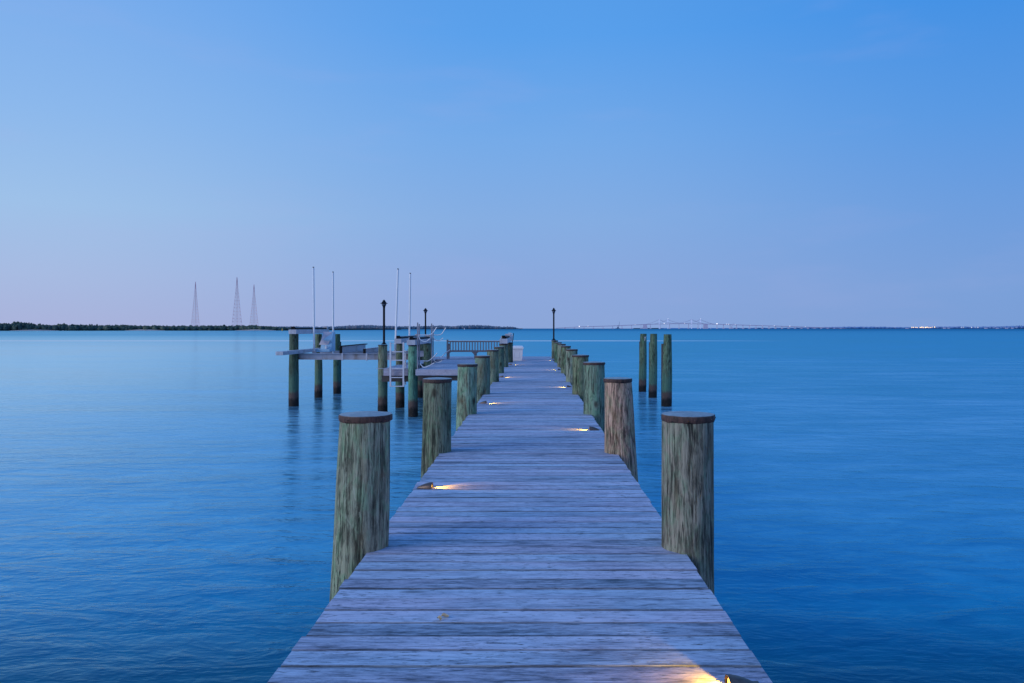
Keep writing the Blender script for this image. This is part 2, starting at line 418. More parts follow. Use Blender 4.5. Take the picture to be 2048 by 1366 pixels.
build_world()

sun = bpy.data.lights.new('Sun', 'SUN'); sun.energy = 1.5; sun.angle = math.radians(38); sun.color = (1.0, .94, .88)
so = bpy.data.objects.new('sun', sun); COL.objects.link(so)
d = Vector((.86, .42, -.36)).normalized(); so.rotation_euler = d.to_track_quat('-Z', 'Y').to_euler()

cam = bpy.data.cameras.new('Camera'); co = bpy.data.objects.new('camera', cam); COL.objects.link(co)
co.location = (0, 0, CZ); co.rotation_euler = (PI/2, 0, 0)
cam.sensor_width = 36; cam.lens = 36*F/2048; cam.shift_x = -(VX-1024)/2048; cam.shift_y = -(683-HY)/2048
cam.clip_start = .05; cam.clip_end = 200000
S.camera = co
S.view_settings.view_transform = 'Standard'; S.view_settings.look = 'None'; S.view_settings.exposure = 0; S.view_settings.gamma = 1
S.render.engine = 'CYCLES'; S.cycles.use_denoising = True
S.cycles.max_bounces = 6; S.cycles.sample_clamp_indirect = 4

# ------------------------------------------------------------------ water
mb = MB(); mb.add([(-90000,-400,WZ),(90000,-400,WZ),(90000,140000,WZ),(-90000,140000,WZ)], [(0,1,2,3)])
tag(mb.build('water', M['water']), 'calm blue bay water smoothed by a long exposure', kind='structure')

# ------------------------------------------------------------------ pilings
def shaft_mesh(x0, y0, x1, y1, ztop, r0, r1, seed, zbot=-2.3, seg=48, dz=.05, amp=.006):
    """(x1,y1) at the top, (x0,y0) at deck level"""
    m = MB(); n = max(6, int((ztop-zbot)/dz)); vs = []; fs = []
    for i in range(n+1):
        z = zbot + (ztop-zbot)*i/n; t = z/ztop if ztop else 0
        cx = x0 + (x1-x0)*t; cy = y0 + (y1-y0)*t; rr = r0 + (r1-r0)*max(-.5, t)
        for k in range(seg):
            a = 2*PI*k/seg
            d = mn.noise(Vector((math.cos(a)*1.4+seed*7.3, math.sin(a)*1.4, z*1.3)))*amp*1.6
            d += mn.noise(Vector((math.cos(a)*9+seed*3.1, math.sin(a)*9, z*2.2)))*amp*.45
            if zbot < WZ and z < -1.1: d += (mn.noise(Vector((math.cos(a)*7, math.sin(a)*7, z*9+seed)))+.3)*.008
            vs.append((cx+(rr+d)*math.cos(a), cy+(rr+d)*math.sin(a), z))
    for i in range(n):
        for k in range(seg):
            j = (k+1) % seg; fs.append((i*seg+k, i*seg+j, i*seg+seg+j, i*seg+seg+k))
    fs += [tuple(range(seg))[::-1], tuple(n*seg+k for k in range(seg))]
    m.add(vs, fs); return m

def cap_mesh(x, y, z, r, seed, seg=56, h=.030, dome=.020):
    m = MB(); vs = []; fs = []
    def ring(rf, zz, wob):
        for k in range(seg):
            a = 2*PI*k/seg; w = mn.noise(Vector((math.cos(a)*5+seed, math.sin(a)*5, rf*3)))
            rr = r*rf + w*.004*wob; vs.append((x+rr*math.cos(a), y+rr*math.sin(a), zz + w*.012*(1 if wob == 2 else .15)))
    ring(.995, z-h, 2.0); ring(1.012, z-h*.75, 1); ring(1.010, z+.001, 1); ring(.985, z+.008, 1); ring(.6, z+dome*.7, .5); ring(.15, z+dome, .2)
    for i in range(5):
        for k in range(seg):
            j = (k+1) % seg; fs.append((i*seg+k, i*seg+j, i*seg+seg+j, i*seg+seg+k))
    fs += [tuple(range(seg))[::-1], tuple(5*seg+k for k in range(seg))]
    m.add(vs, fs)
    for k in range(3):     # nail heads in the rim
        a = -PI/2 + (k-1)*.75 + seed*.07
        cx, cy = x+(r*1.03)*math.cos(a), y+(r*1.03)*math.sin(a)
        m.tube([(cx, cy, z-h*.45), (cx+.004*math.cos(a), cy+.004*math.sin(a), z-h*.45)], .004, 6)
    return m

def piling(label, x0, y0, ztop, r0=.16, r1=.148, x1=None, y1=None, tint=(1,1,1), cap='cap', group=None, seed=None, name='piling', shaft_label=None):
    seed = seed if seed is not None else R.random()*50
    x1 = x0 if x1 is None else x1; y1 = y0 if y1 is None else y1
    e = empty(name, (x0, y0, -2.3)); tag(e, label, 'piling', group)
    near = y0 < 14
    s = shaft_mesh(x0, y0, x1, y1, ztop, r0, r1, seed, seg=64 if near else 28, dz=.03 if near else .1)
    o = s.build('shaft', M['pile'], e, True); o.color = (*tint, 1)
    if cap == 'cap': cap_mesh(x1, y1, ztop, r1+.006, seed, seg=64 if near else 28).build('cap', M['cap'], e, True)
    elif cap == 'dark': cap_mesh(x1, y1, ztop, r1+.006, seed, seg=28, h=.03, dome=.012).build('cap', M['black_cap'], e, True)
    return e

gL, gR = 'pilings along the left edge of the walkway', 'pilings along the right edge of the walkway'
ordn = ['nearest', 'second', 'third', 'fourth', 'fifth', 'sixth', 'seventh', 'eighth', 'ninth']
left = [ # xbase, xtop (photo px), Y, ztop, r0, r1, tint
 (X(722,4.55), X(731,4.55), 4.55, CZ-.520, .162, .150, (.98,1.06,.98)),
 (X(873,8.05), X(874.5,8.05), 8.05, CZ-.538, .156, .147, (.72,.78,.66)),
 (X(933,11.6), X(935,11.6), 11.6, CZ-.548, .155, .148, (1.05,1.35,1.15)),
 (X(964,15.1), X(964.8,15.1), 15.1, CZ-.550, .158, .150, (.66,.84,.76)),
 (X(986,18.6), X(985.5,18.6), 18.6, CZ-.530, .148, .140, (.78,.88,.74)),
 (X(998,22.15), X(998,22.15), 22.15, CZ-.545, .150, .142, (.60,.78,.66)),
 (X(1008,25.7), X(1007,25.7), 25.7, CZ-.530, .150, .142, (.72,.84,.74)),
 (X(1018,29.2), X(1018,29.2), 29.2, CZ-.545, .155, .148, (.40,.52,.46))]
llab = ['grey green wooden piling with knots and brown rimmed cap, nearest on the left',
 'dark mottled wooden piling, second from the viewer on the left of the walkway',
 'pale green streaked piling, third from the viewer along the left edge, before the platform',
 'blue grey dark streaked piling, fourth from the viewer along the left edge',
 'brownish grey piling, fifth from the viewer along the left edge beside the platform',
 'dark green piling, sixth from the viewer along the left edge beside the platform',
 'piling carrying the near end of the short white lift beam on the left edge',
 'darkest piling beside the white dock box, last of the left row']
for i, (xb, xt, Y, zt, r0, r1, tint) in enumerate(left):
    piling(llab[i], xb, Y, zt, r0, r1, xt, Y+.01, tint, 'cap', gL, seed=3.7+i*5.1)
right = [
 (X(1376,4.52), X(1376.5,4.52), 4.52, CZ-.517, .153, .150, (.90,.84,.82)),
 (X(1241,8.0), X(1235.5,8.0), 8.0, CZ-.532, .163, .143, (1.75,1.12,1.02)),
 (X(1188.5,11.6), X(1188,11.6), 11.6, CZ-.522, .166, .162, (.74,.98,.88)),
 (X(1161,15.1), X(1161,15.1), 15.1, CZ-.535, .168, .162, (.66,.74,.56)),
 (X(1143.5,18.6), X(1143.5,18.6), 18.6, CZ-.515, .148, .142, (1.02,1.10,1.05)),
 (X(1131.6,22.15), X(1131.6,22.15), 22.15, CZ-.517, .146, .140, (.72,.84,.66)),
 (X(1123,25.7), X(1123,25.7), 25.7, CZ-.530, .145, .138, (.92,1.02,.92)),
 (X(1116,29.2), X(1116,29.2), 29.2, CZ-.538, .145, .138, (.60,.92,.68)),
 (X(1109.6,32.7), X(1109.6,32.7), 32.7, CZ-.520, .145, .138, (.95,1.05,.92))]
rlab = ['grey piling with pale peeling patches and rusty cap, nearest on the right',
 'reddish brown leaning piling, second from the viewer on the right of the walkway',
 'blue green piling with wavy grain, third from the viewer along the right edge',
 'dark olive piling, fourth from the viewer along the right edge',
 'pale grey piling, fifth from the viewer along the right edge',
 'olive grey piling, sixth from the viewer along the right edge',
 'light grey piling, seventh from the viewer along the right edge',
 'green piling just before the one with the lamp, eighth along the right edge',
 'last piling of the right row, carrying the black lamp post']
for i, (xb, xt, Y, zt, r0, r1, tint) in enumerate(right):
    piling(rlab[i], xb, Y, zt, r0, r1, xt, Y+.01, tint, 'cap', gR, seed=11.3+i*4.3)

GREEN = (.42,.80,.55)
gB = 'pilings carrying the boat lift'
pA = piling('tall green piling at the far left under the end of the lift beam', X(587.5,27.9), 27.9, Z(668,27.9), .172, .155, tint=(.32,.42,.34), cap=None, group=gB)
pB = piling('green piling behind the white guide pole, under the far end of the left lift beam', X(637,31.4), 31.4, Z(668,31.4), .150, .135, tint=(.62,.72,.52), cap=None, group=gB)
pC = piling('dark green piling beside the pale blue moulded box, behind the boat lift', X(673.5,33.3), 33.3, Z(668,33.3), .150, .145, tint=(.30,.52,.40), cap=None, group=gB)
pD = piling('olive piling behind the metal ladder, under the right lift beam', X(800,27.4), 27.4, Z(687,27.4), .150, .130, tint=(.50,.55,.44), cap='dark', group=gB)
pG = piling('piling half hidden behind the kayak rack, under the far end of the right lift beam', -4.66, 31.4, Z(687,31.4), .14, .13, tint=(.8,.75,.5), cap=None, group=gB)
pE = piling('bright green piling with an orange stain between ladder and kayak rack', X(826,24.6), 24.6, Z(690.5,24.6), .152, .148, tint=(.60,1.20,1.02), cap='dark', group=gB)
pF = piling('green piling behind the kayak rack hooks, at the edge of the platform', X(855,27.95), 27.95, Z(687,27.95), .148, .140, tint=(.62,.82,.68), cap='dark', group=gB)
pH = piling('grey brown piling that carries the nearer left lamp post', X(765.5,25.8), 25.8, Z(690,25.8), .158, .150, tint=(.84,.84,.70), cap='dark', group=gB)
pI = piling('piling that carries the farther left lamp post', X(850,36.6), 36.6, Z(681,36.6), .150, .140, tint=(.80,.80,.56), cap='dark', group=gB)
gS = 'free standing green pilings on the right'
for lab, px, py, Y, ty in (('nearest and rightmost of the three tall green pilings standing in open water', 1334.5, 812, 27.9, 668.5),
                           ('middle one of the three tall green pilings standing in open water', 1306.5, 795, 31.4, 667.5),
                           ('leftmost green piling with a white mark, standing in open water', 1286, 783, 34.4, 667.5)):
    e = piling(lab, X(px,Y), Y, Z(ty,Y), .170 if Y < 30 else .162, .142, X(px+.8,Y), Y, tint=(.46,.68,.54), cap=None, group=gS)
    if Y > 34:
        m = MB(); fx, fy, z = X(1289,Y), Y-.155, Z(677,Y)
        for a, b in (((-.035,.08),(0,.02)), ((.045,.09),(0,.02)), ((0,.02),(-.012,-.10))):
            m.tube([(fx+a[0], fy, z+a[1]), (fx+b[0], fy-.004, z+b[1])], .010, 5)
        m.build('white_mark', M['white_pvc'], e)
for lab, px, Y, ty in (('short dark pipe in the water beside the nearest right green piling', 1325.6, 28.1, 687.5),
                       ('short dark pipe in the water beside the middle right green piling', 1300.6, 31.6, 684.5),
                       ('short dark pipe in the water beside the leftmost right green piling', 1281, 34.6, 683),
                       ('short dark pipe in the water behind the boat lift, beside the dark green piling', 680.5, 33.5, 683.5),
                       ('short dark pipe behind the kayak rack at the far end of the finger pier', 840.6, 32.6, 683.5)):
    m = MB(); x = X(px, Y); r = .062 if px > 900 else .045
    m.lathe([(r,-2.3),(r,-1.2),(r*.95,Z(ty,Y)-.02),(r*.8,Z(ty,Y))], 16, (x, Y))
    o = m.build('mooring_pipe', M['dark_pipe'], None, True); tag(o, lab, 'pipe', 'dark mooring pipes')

# ------------------------------------------------------------------ decks
def deck(x0f, x1f, y0, y1, pitch=.1458, jitter=.004, sag=0.0, zt=0.0, m=None):
    m = m or MB(); y = y0; i = 0; m.e = []
    while y < y1 - .03:
        m.cur = R.random(); dx0 = R.uniform(-jitter, jitter)*2.2; dx1 = R.uniform(-jitter, jitter)*1.6
        ya, yb = y + R.uniform(.003,.0055), y + pitch - R.uniform(.002,.004)
        z1 = zt + R.uniform(-.0018,.0018)
        tilt = R.uniform(-.0016,.0016)
        xa, xb = x0f(y)+dx0, x1f(y)+dx1
        b = .0035
        vs = []; fs = []; nx = 12 if y < 10 else 4
        for k in range(nx+1):
            xx = xa + (xb-xa)*k/nx
            w = mn.noise(Vector((xx*1.1, i*3.7, 0)))*.0016; w2 = mn.noise(Vector((xx*1.3, i*9.1, 5)))*.0012
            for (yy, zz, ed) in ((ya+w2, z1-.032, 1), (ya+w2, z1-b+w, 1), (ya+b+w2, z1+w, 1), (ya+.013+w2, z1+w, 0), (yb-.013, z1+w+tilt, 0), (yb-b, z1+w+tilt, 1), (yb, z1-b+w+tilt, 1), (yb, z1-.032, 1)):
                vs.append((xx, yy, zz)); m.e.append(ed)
        for k in range(nx):
            for j in range(8):
                q = (j+1) % 8; fs.append((k*8+j, k*8+q, k*8+8+q, k*8+8+j))
        fs += [tuple(range(8))[::-1], tuple(nx*8+j for j in range(8))]
        m.add(vs, fs); y += pitch; i += 1
    return m
DL = lambda y: -.968 - .010*min(1, y/30)
DR = lambda y: .880 + .012*min(1, y/30)
dk = empty('dock_walkway', (0, 18, WZ)); tag(dk, 'long weathered grey plank walkway running out over the water', 'dock')
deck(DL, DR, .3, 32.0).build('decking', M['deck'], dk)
m = MB()
for xx in (DL(0)+.03, -.35, .27, DR(0)-.075):
    m.box(xx, xx+.045, .3, 35.1, -.27, -.0365)
m.build('stringers', M['dark_timber'], dk)
for i in range(9):
    Y = 4.52+3.52*i
    for dy in (-.20, .17):
        m = MB(); m.box(-1.05, 1.0, Y+dy, Y+dy+.04, -.50, -.272); m.build('cross_beam', M['dark_timber'], dk)

pf = empty('side_platform', (-2.4, 28, WZ)); tag(pf, 'wide plank platform joining the left side of the walkway', 'platform')
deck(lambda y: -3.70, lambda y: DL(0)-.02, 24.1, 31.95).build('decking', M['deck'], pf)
m = MB(); m.cur = .8; m.bbox(-3.72, DL(0)-.02, 24.055, 24.098, -.185, .002, .004); m.build('fascia', M['fascia'], pf)
m = MB(); m.box(-3.66, DL(0)-.04, 24.2, 24.25, -.36, -.2); m.box(-3.66, DL(0)-.04, 27.9, 27.95, -.36, -.2)
for k in range(5): m.box(-3.66+k*.62, -3.62+k*.62, 24.26, 31.9, -.19, -.037)
m.build('joists', M['dark_timber'], pf)
m = MB(); m.tube([(-3.5,24.35,-.2), (-3.42,24.5,-2.2)], .055, 10); m.build('brace', M['dark_timber'], pf)
m = MB(); m.tube([(-1.6,24.5,-.2), (-1.6,24.5,-2.2)], .11, 12); m.build('support_post', M['dark_timber'], pf)

hd = empty('end_platform', (-2, 33.6, WZ)); tag(hd, 'plank deck across the far end of the walkway, under the bench', 'platform')
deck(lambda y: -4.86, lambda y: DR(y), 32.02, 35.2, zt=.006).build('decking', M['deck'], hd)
m = MB(); m.cur=.3; m.bbox(-4.86, DL(0)-.05, 31.975, 32.012, -.2, -.001); m.build('fascia', M['fascia'], hd); m = MB(); m.bbox(-4.9, .90, 35.21, 35.25, -.22, .0, .004); m.build('fascia', M['fascia'], hd)
m = MB()
for yy in (33.0, 34.6): m.box(-4.8, .86, yy, yy+.05, -.32, -.04)
for xx in (-4.4,-2.6,-.8,.6): m.tube([(xx,34.9,-.3),(xx,34.9,-2.3)], .12, 12)
m.build('supports', M['dark_timber'], hd)

fp = empty('finger_pier', (-4.45, 28, WZ)); tag(fp, 'narrow plank finger pier behind the metal ladder', 'pier')
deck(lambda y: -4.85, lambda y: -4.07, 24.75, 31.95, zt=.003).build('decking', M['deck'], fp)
m = MB(); m.cur = .35; m.bbox(-4.86, -4.06, 24.70, 24.748, -.235, -.012, .004); m.build('fascia', M['fascia'], fp)
m = MB(); m.bbox(-5.10, -3.95, 24.69, 24.80, -.010, .004, .003); m.build('edge_strip', M['alu'], fp)
m = MB(); m.box(-4.95, -3.98, 24.86, 24.93, -.44, -.24); m.box(-4.80, -4.76, 24.94, 31.9, -.24, -.04); m.box(-4.14, -4.10, 24.94, 31.9, -.24, -.04); m.build('joists', M['dark_timber'], fp)

# ------------------------------------------------------------------ deck lights
def deck_light(label, px, Y, side, length=.125, energy=1.2, spread=70, turn=.14):
    """side +1: stands on the right edge and shines to the left"""
    x = X(px, Y)                    # the mouth
    e = empty('deck_light', (x, Y, 0), False); tag(e, label, 'deck light', 'low deck lights along the walkway edges')
    s = side
    m = MB(); n = 9; K = 14; vs = []; fs = []
    W, H = .052, .050
    for i in range(n):
        t = i/(n-1)                 # 0 mouth .. 1 tail
        w = W*(1 - t**1.7*.86); h = H*(1 - .12*(1-t)**2 - t**1.6*.90)
        for k in range(K+1):
            a = PI*k/K; vs.append((s*length*t, -w*math.cos(a), h*math.sin(a)**.8 + .001))
    for i in range(n-1):
        for k in range(K):
            fs.append((i*(K+1)+k, i*(K+1)+k+1, (i+1)*(K+1)+k+1, (i+1)*(K+1)+k))
    # inner skin of the hood
    off = len(vs)
    for i in range(4):
        t = i/3*.30
        w = (W-.006)*(1 - t**1.7*.86); h = (H-.009)*(1 - t**1.6*.9)
        for k in range(K+1):
            a = PI*k/K; vs.append((s*length*t, -w*math.cos(a), max(.001, h*math.sin(a)**.8)))
    for i in range(3):
        for k in range(K):
            fs.append((off+i*(K+1)+k, off+(i+1)*(K+1)+k, off+(i+1)*(K+1)+k+1, off+i*(K+1)+k+1))
    for k in range(K): fs.append((k, off+k, off+k+1, k+1))
    m.add(vs, fs); m.build('hood', M['bronze'], e, True)
    m = MB(); vs = [(s*length*.07, -(W-.012)*math.cos(PI*k/K), .004+(H-.018)*math.sin(PI*k/K)) for k in range(K+1)]
    m.add(vs, [tuple(range(K+1))]); m.build('lens', M['lens'], e)
    m = MB(); m.box(min(0,s*length*.98), max(0,s*length*.98), -.050, .050, .0005, .004)
    m.build('base_plate', M['bronze'], e)
    l = bpy.data.lights.new('lamp', 'SPOT'); l.energy = energy; l.color = (1.0, .46, .03); l.spot_size = math.radians(spread); l.spot_blend = .6 if spread < 90 else .15
    l.shadow_soft_size = .012
    lo = bpy.data.objects.new('lamp', l); COL.objects.link(lo); lo.parent = e; lo.location = (-s*.004, 0, .024)
    dv = Vector((-s, turn, -.16)); lo.rotation_euler = dv.to_track_quat('-Z', 'Y').to_euler()
    return e
dl = [('low bronze deck light at the bottom of the picture, nearest on the right edge', 1456, 2.745, 1),
      ('low bronze deck light just beyond the nearest left piling', 865, 6.20, -1),
      ('low bronze deck light beside the brown leaning piling on the right', 1179, 9.75, 1),
      ('deck light beside the fourth left piling, second lit on the left', 973, 13.2, -1),
      ('deck light beside the fourth right piling', 1133.8, 16.8, 1),
      ('deck light between the fifth and sixth left pilings', 1007, 20.3, -1),
      ('deck light between the sixth and seventh right pilings', 1115.5, 23.8, 1),
      ('deck light in front of the white dock box', 1023.5, 27.2, -1),
      ('farthest deck light, near the end of the right row of pilings', 1104.8, 30.7, 1)]
for i, a in enumerate(dl): deck_light(*a, spread=112 if i == 0 else 70, turn=.28 if i == 0 else .16, energy=(17, 16, 18, 22, 24, 26, 28, 30, 30)[i]*1.0)

# ------------------------------------------------------------------ lamp posts
def lamp_post(label, x, Y, z0, ztop, w):
    e = empty('lamp_post', (x, Y, z0)); tag(e, label, 'lamp post', 'black lamp posts on pilings')
    r = w*.165; t = ztop
    m = MB(); m.lathe([(.09,z0+.022),(.09,z0+.04),(r*1.5,z0+.06),(r,z0+.10),(r,t-.235)], 18, (x,Y)); m.build('pole', M['black_metal'], e, True)
    m = MB(); m.lathe([(r*1.05,t-.250),(r*1.35,t-.235),(r*1.1,t-.222),(r*1.5,t-.20),(r*1.9,t-.190)], 18, (x,Y)); m.build('collar', M['black_metal'], e, True)
    m = MB(); m.lathe([(r*1.6,t-.189),(r*2.0,t-.165),(r*2.1,t-.14),(r*1.9,t-.115)], 18, (x,Y)); m.build('lamp_glass', M['glass_dark'], e, True)
    m = MB(); m.lathe([(w*.52,t-.122),(w*.54,t-.112),(w*.34,t-.088),(w*.25,t-.052),(w*.20,t-.040),(w*.17,t-.015),(w*.07,t-.004),(.010,t+.012),(.003,t+.018)], 20, (x,Y)); m.build('lamp_shade', M['black_metal'], e, True)
lamp_post('unlit black lamp post on the grey brown piling left of the ladder', X(768,25.8), 25.8, Z(690,25.8)+.0, Z(600,25.8), .235)
lamp_post('smaller looking black lamp post behind the kayak rack hooks', X(851,36.6), 36.6, Z(681,36.6), Z(616.5,36.6), .235)
lamp_post('black lamp post standing on the last piling of the right row', X(1107.5,32.7), 32.7, CZ-.52, Z(616,32.7), .20)

# ------------------------------------------------------------------ boat lift
def ibeam_y(m, x, y0, y1, z0, z1, fw=.11, th=.012):
    m.box(x-fw/2, x+fw/2, y0, y1, z1-th, z1); m.box(x-fw/2, x+fw/2, y0, y1, z0, z0+th); m.box(x-th/2, x+th/2, y0+.002, y1-.002, z0+th, z1-th)
def ibeam_x(m, y, x0, x1, z0, z1, fw=.12, th=.014, dz=0):
    M_ = Matrix.Translation((0,0,0))
    for (a,b,c,d2) in ((-fw/2,fw/2,z1-th,z1), (-fw/2,fw/2,z0,z0+th), (-th/2,th/2,z0+th,z1-th)):
        vs = [(x0,y+a,c),(x1,y+a,c+dz),(x1,y+b,c+dz),(x0,y+b,c),(x0,y+a,d2),(x1,y+a,d2+dz),(x1,y+b,d2+dz),(x0,y+b,d2)]
        m.add(vs, [(0,1,2,3),(4,5,6,7),(0,1,5,4),(1,2,6,5),(2,3,7,6),(3,0,4,7)])

def side_beam(parent, x, y0, y1, z, w=.24, mname='side_beam'):
    m = MB(); m.bbox(x-w/2, x+w/2, y0, y1, z+.002, z+.165, .006)
    b = m.build(mname, M['alu'], parent)
    m = MB(); m.bbox(x-.055, x+.055, y0+.02, y0+.16, z+.166, z+.275, .008); g = m.build('gear_cover', M['black_rubber'], parent)
    m = MB(); m.tube([(x+.06,y0+.16,z+.202),(x+.06,y1-.25,z+.202)], .034, 10); m.build('drive_pipe', M['black_metal'], parent, True)
    m = MB(); m.bbox(x-.10, x-.03, y0+.18, y1-.2, z+.167, z+.25, .004); m.build('top_channel', M['alu'], parent)
    m = MB(); m.bbox(x-.09, x+.10, y1-.20, y1-.02, z+.166, z+.30, .008); m.build('motor', M['alu'], parent)

bl = empty('boat_lift', (-6.7, 29.5, .2)); tag(bl, 'empty galvanised boat lift with long beams hung between pilings', 'boat lift')
zA = Z(668, 27.9)
side_beam(bl, X(585.5,27.5)-.0, 27.45, 31.9, zA, .27)
zD = Z(687, 27.4)+.012
side_beam(bl, X(800,27.4), 26.95, 31.7, zD, .24)
m = MB(); ibeam_x(m, 28.05, X(595,28.05), X(831,28.05), .155, .385, .20, .016, -.01); m.build('cross_beam', M['alu_rust'], bl)
m = MB(); ibeam_x(m, 31.1, -8.72, -4.45, .155, .385, .20, .016, 0); m.build('cross_beam', M['alu_rust'], bl)
m = MB(); m.bbox(-8.64, -8.39, 25.5, 30.6, .400, .525, .006); m.build('bunk', M['alu'], bl)
m = MB(); ibeam_y(m, X(683,28), 27.93, 32.0, .388, .635, .14, .014); g = m.build('bunk', M['alu'], bl); m = MB(); m.bbox(X(683,28)-.085, X(683,28)+.085, 27.9, 32.02, .636, .665, .004); m.build('pad', M['black_rubber'], g)
m = MB(); m.bbox(X(683,28)-.05, X(683,28)+.05, 27.90, 27.928, .389, .634, .003); m.build('end_plate', M['black_rubber'], bl)
m = MB(); m.bbox(X(730,28)-.05, X(730,28)+.05, 27.90, 27.928, .389, .558, .003); m.build('end_plate', M['black_rubber'], bl)
m = MB(); ibeam_y(m, X(730,28), 27.93, 32.0, .388, .560, .14, .014); m.build('bunk', M['alu'], bl)
for px in (684.5, 733):
    m = MB(); m.bbox(X(px,27.9)-.028, X(px,27.9)+.028, 27.90, 27.942, .12, .40, .004); m.build('hanger_plate', M['alu'], bl)
for (xb, xt, Y, yt, lab) in ((628.5,626.8,28.3,535.5,'leftmost'), (666.5,666,30.8,545,''), (790,796,28.3,539,''), (818.5,820.5,31.0,547.5,'')):
    m = MB(); xa, xc = X(xb,Y), X(xt,Y); zt = Z(yt,Y); r = .036
    m.tube([(xa,Y,.20),(xc,Y,zt)], [r, r*.95], 14); g = m.build('guide_pole', M['white_pvc'], bl, True)
    m = MB(); m.tube([(xc,Y,zt),(xc,Y,zt+.035)], r*.8, 12); m.build('pole_cap', M['black_rubber'], g)
    m = MB(); m.bbox(xa-.065, xa+.065, Y-.06, Y+.06, .386, .47, .005); m.box(xa-.012, xa+.012, Y-.07, Y-.05, .47, .72); m.build('bracket', M['alu_rust'], g)
for px, Y, z1 in ((596.8,28.1,zA), (638.5,31.15,zA), (829,28.1,zD), (836,31.1,zD)):
    m = MB(); m.tube([(X(px,Y)-.0,Y,.30),(X(px,Y),Y,z1+.05)], .007, 5); m.build('cable', M['black_metal'], bl)
# cross ties seen between the right pilings
# moulded box on the lift
bx = empty('moulded_box', (X(653,30), 30, .40)); tag(bx, 'angular pale blue moulded box with mauve sloped panel standing on the boat lift', 'box')
Y0, Y1 = 29.6, 30.5; xa, xb = X(641,30), X(661,30)
def prism_x(m, prof, x0, x1):
    n = len(prof); vs = [(x0,)+p for p in prof] + [(x1,)+p for p in prof]
    m.add(vs, [tuple(range(n)), tuple(range(n,2*n))[::-1]] + [(i,(i+1)%n,n+(i+1)%n,n+i) for i in range(n)])
m = MB(); prism_x(m, [(Y0,.40),(Y0,.46),(Y0+.25,.50),(Y0+.30,.62),(Y0+.42,.74),(Y0+.36,.86),(Y0+.62,1.16),(Y1,1.16),(Y1,.40)], xa+.04, xb+.06); m.build('shell', M['pale_blue'], bx)
m = MB()
vs = [(xa-.05,Y0+.345,.66),(xb-.10,Y0+.33,.64),(xb-.02,Y0+.34,.80),(xb+.01,Y0+.60,1.17),(xa+.06,Y0+.60,1.17),(xa+.05,Y0+.345,.86)]
m.add(vs + [(a,b+.03,c) for a,b,c in vs], [(0,1,2,3,4,5),(11,10,9,8,7,6)] + [(i,(i+1)%6,6+(i+1)%6,6+i) for i in range(6)]); m.build('sloped_panel', M['mauve'], bx)
m = MB(); m.bbox(xa-.18, xb+.10, Y0-.14, Y0-.004, .388, .50, .01); m.build('step', M['pale_blue'], bx)
m = MB(); m.bbox(xa+.28, xa+.34, Y0+.02, Y0+.24, .50, .63, .01); m.build('cleat', M['white_box'], bx)

# other lift beams
b2 = empty('lift_beam', (X(826,24.6), 26, Z(690.5,24.6))); tag(b2, 'short white lift beam on the bright green piling beside the ladder', 'lift beam', 'short lift beams on pilings')
side_beam(b2, X(825,24.6), 24.28, 28.25, Z(690.5,24.6)+.012, .27, 'beam')
b3 = empty('lift_beam', (X(1008,25.9), 27.5, CZ-.53)); tag(b3, 'short white lift beam on the last two left pilings, before the dock box', 'lift beam', 'short lift beams on pilings')
side_beam(b3, X(1008,25.9), 25.5, 29.45, CZ-.53+.022, .26, 'beam')
# bundle of cords
cb = empty('cord_bundle', (X(1022,29.9), 29.6, CZ-.35)); tag(cb, 'tangled pale cords hung over the beam by the white dock box', 'cord')
for k in range(13):
    m = MB(); cx = X(1020+R.uniform(-3,4), 29.5); cz = 1.0+R.uniform(-.07,.05); rr = R.uniform(.05,.12); pts = []
    cy = 29.45 + R.uniform(-.12,.25); tilt = R.uniform(-.5,.5)
    for j in range(19):
        a = 2*PI*j/18; pts.append((cx+rr*math.cos(a)*.75, cy+rr*math.cos(a)*tilt*.6, cz+rr*math.sin(a)*1.25 - .03))
    m.tube(pts, .009, 5, False); m.build('cord_loop', M['rope'], cb, True)
m = MB(); m.tube([(X(1027,29.6),29.6,1.12),(X(1026,29.6),29.6,.85),(X(1022,29.5),29.5,.66)], .014, 6); m.build('hanging_tail', M['black_rubber'], cb)

# ------------------------------------------------------------------ ladder
ld = empty('dock_ladder', (X(794,24.6), 24.6, -.6)); tag(ld, 'pale metal ladder with five rungs hung on the end of the finger pier', 'ladder')
Yl = 24.6; xl, xr = X(781,Yl), X(807,Yl)
for x_ in (xl, xr):
    m = MB(); m.bbox(x_-.026, x_+.026, Yl-.035, Yl+.012, Z(773.5,Yl), Z(684.5,Yl), .006); m.build('rail', M['ladder'], ld)
for i, py in enumerate((686.5, 703.5, 720.5, 737.5, 755, 772.5)):
    m = MB(); z = Z(py,Yl); m.bbox(xl+.027, xr-.027, Yl-.028, Yl+.008, z-(.016 if i else .006), z+(.016 if i else .006), .004); m.build('rung', M['ladder'], ld)
m = MB(); x_ = X(810.8, 25.0); m.tube([(x_,25.0,-.55),(x_,25.0,Z(701,25))], .022, 10); m.tube([(xr+.02,Yl,Z(706,Yl)),(x_,25.0,Z(704,25))], .015, 8); m.build('grab_rail', M['ladder'], ld, True)

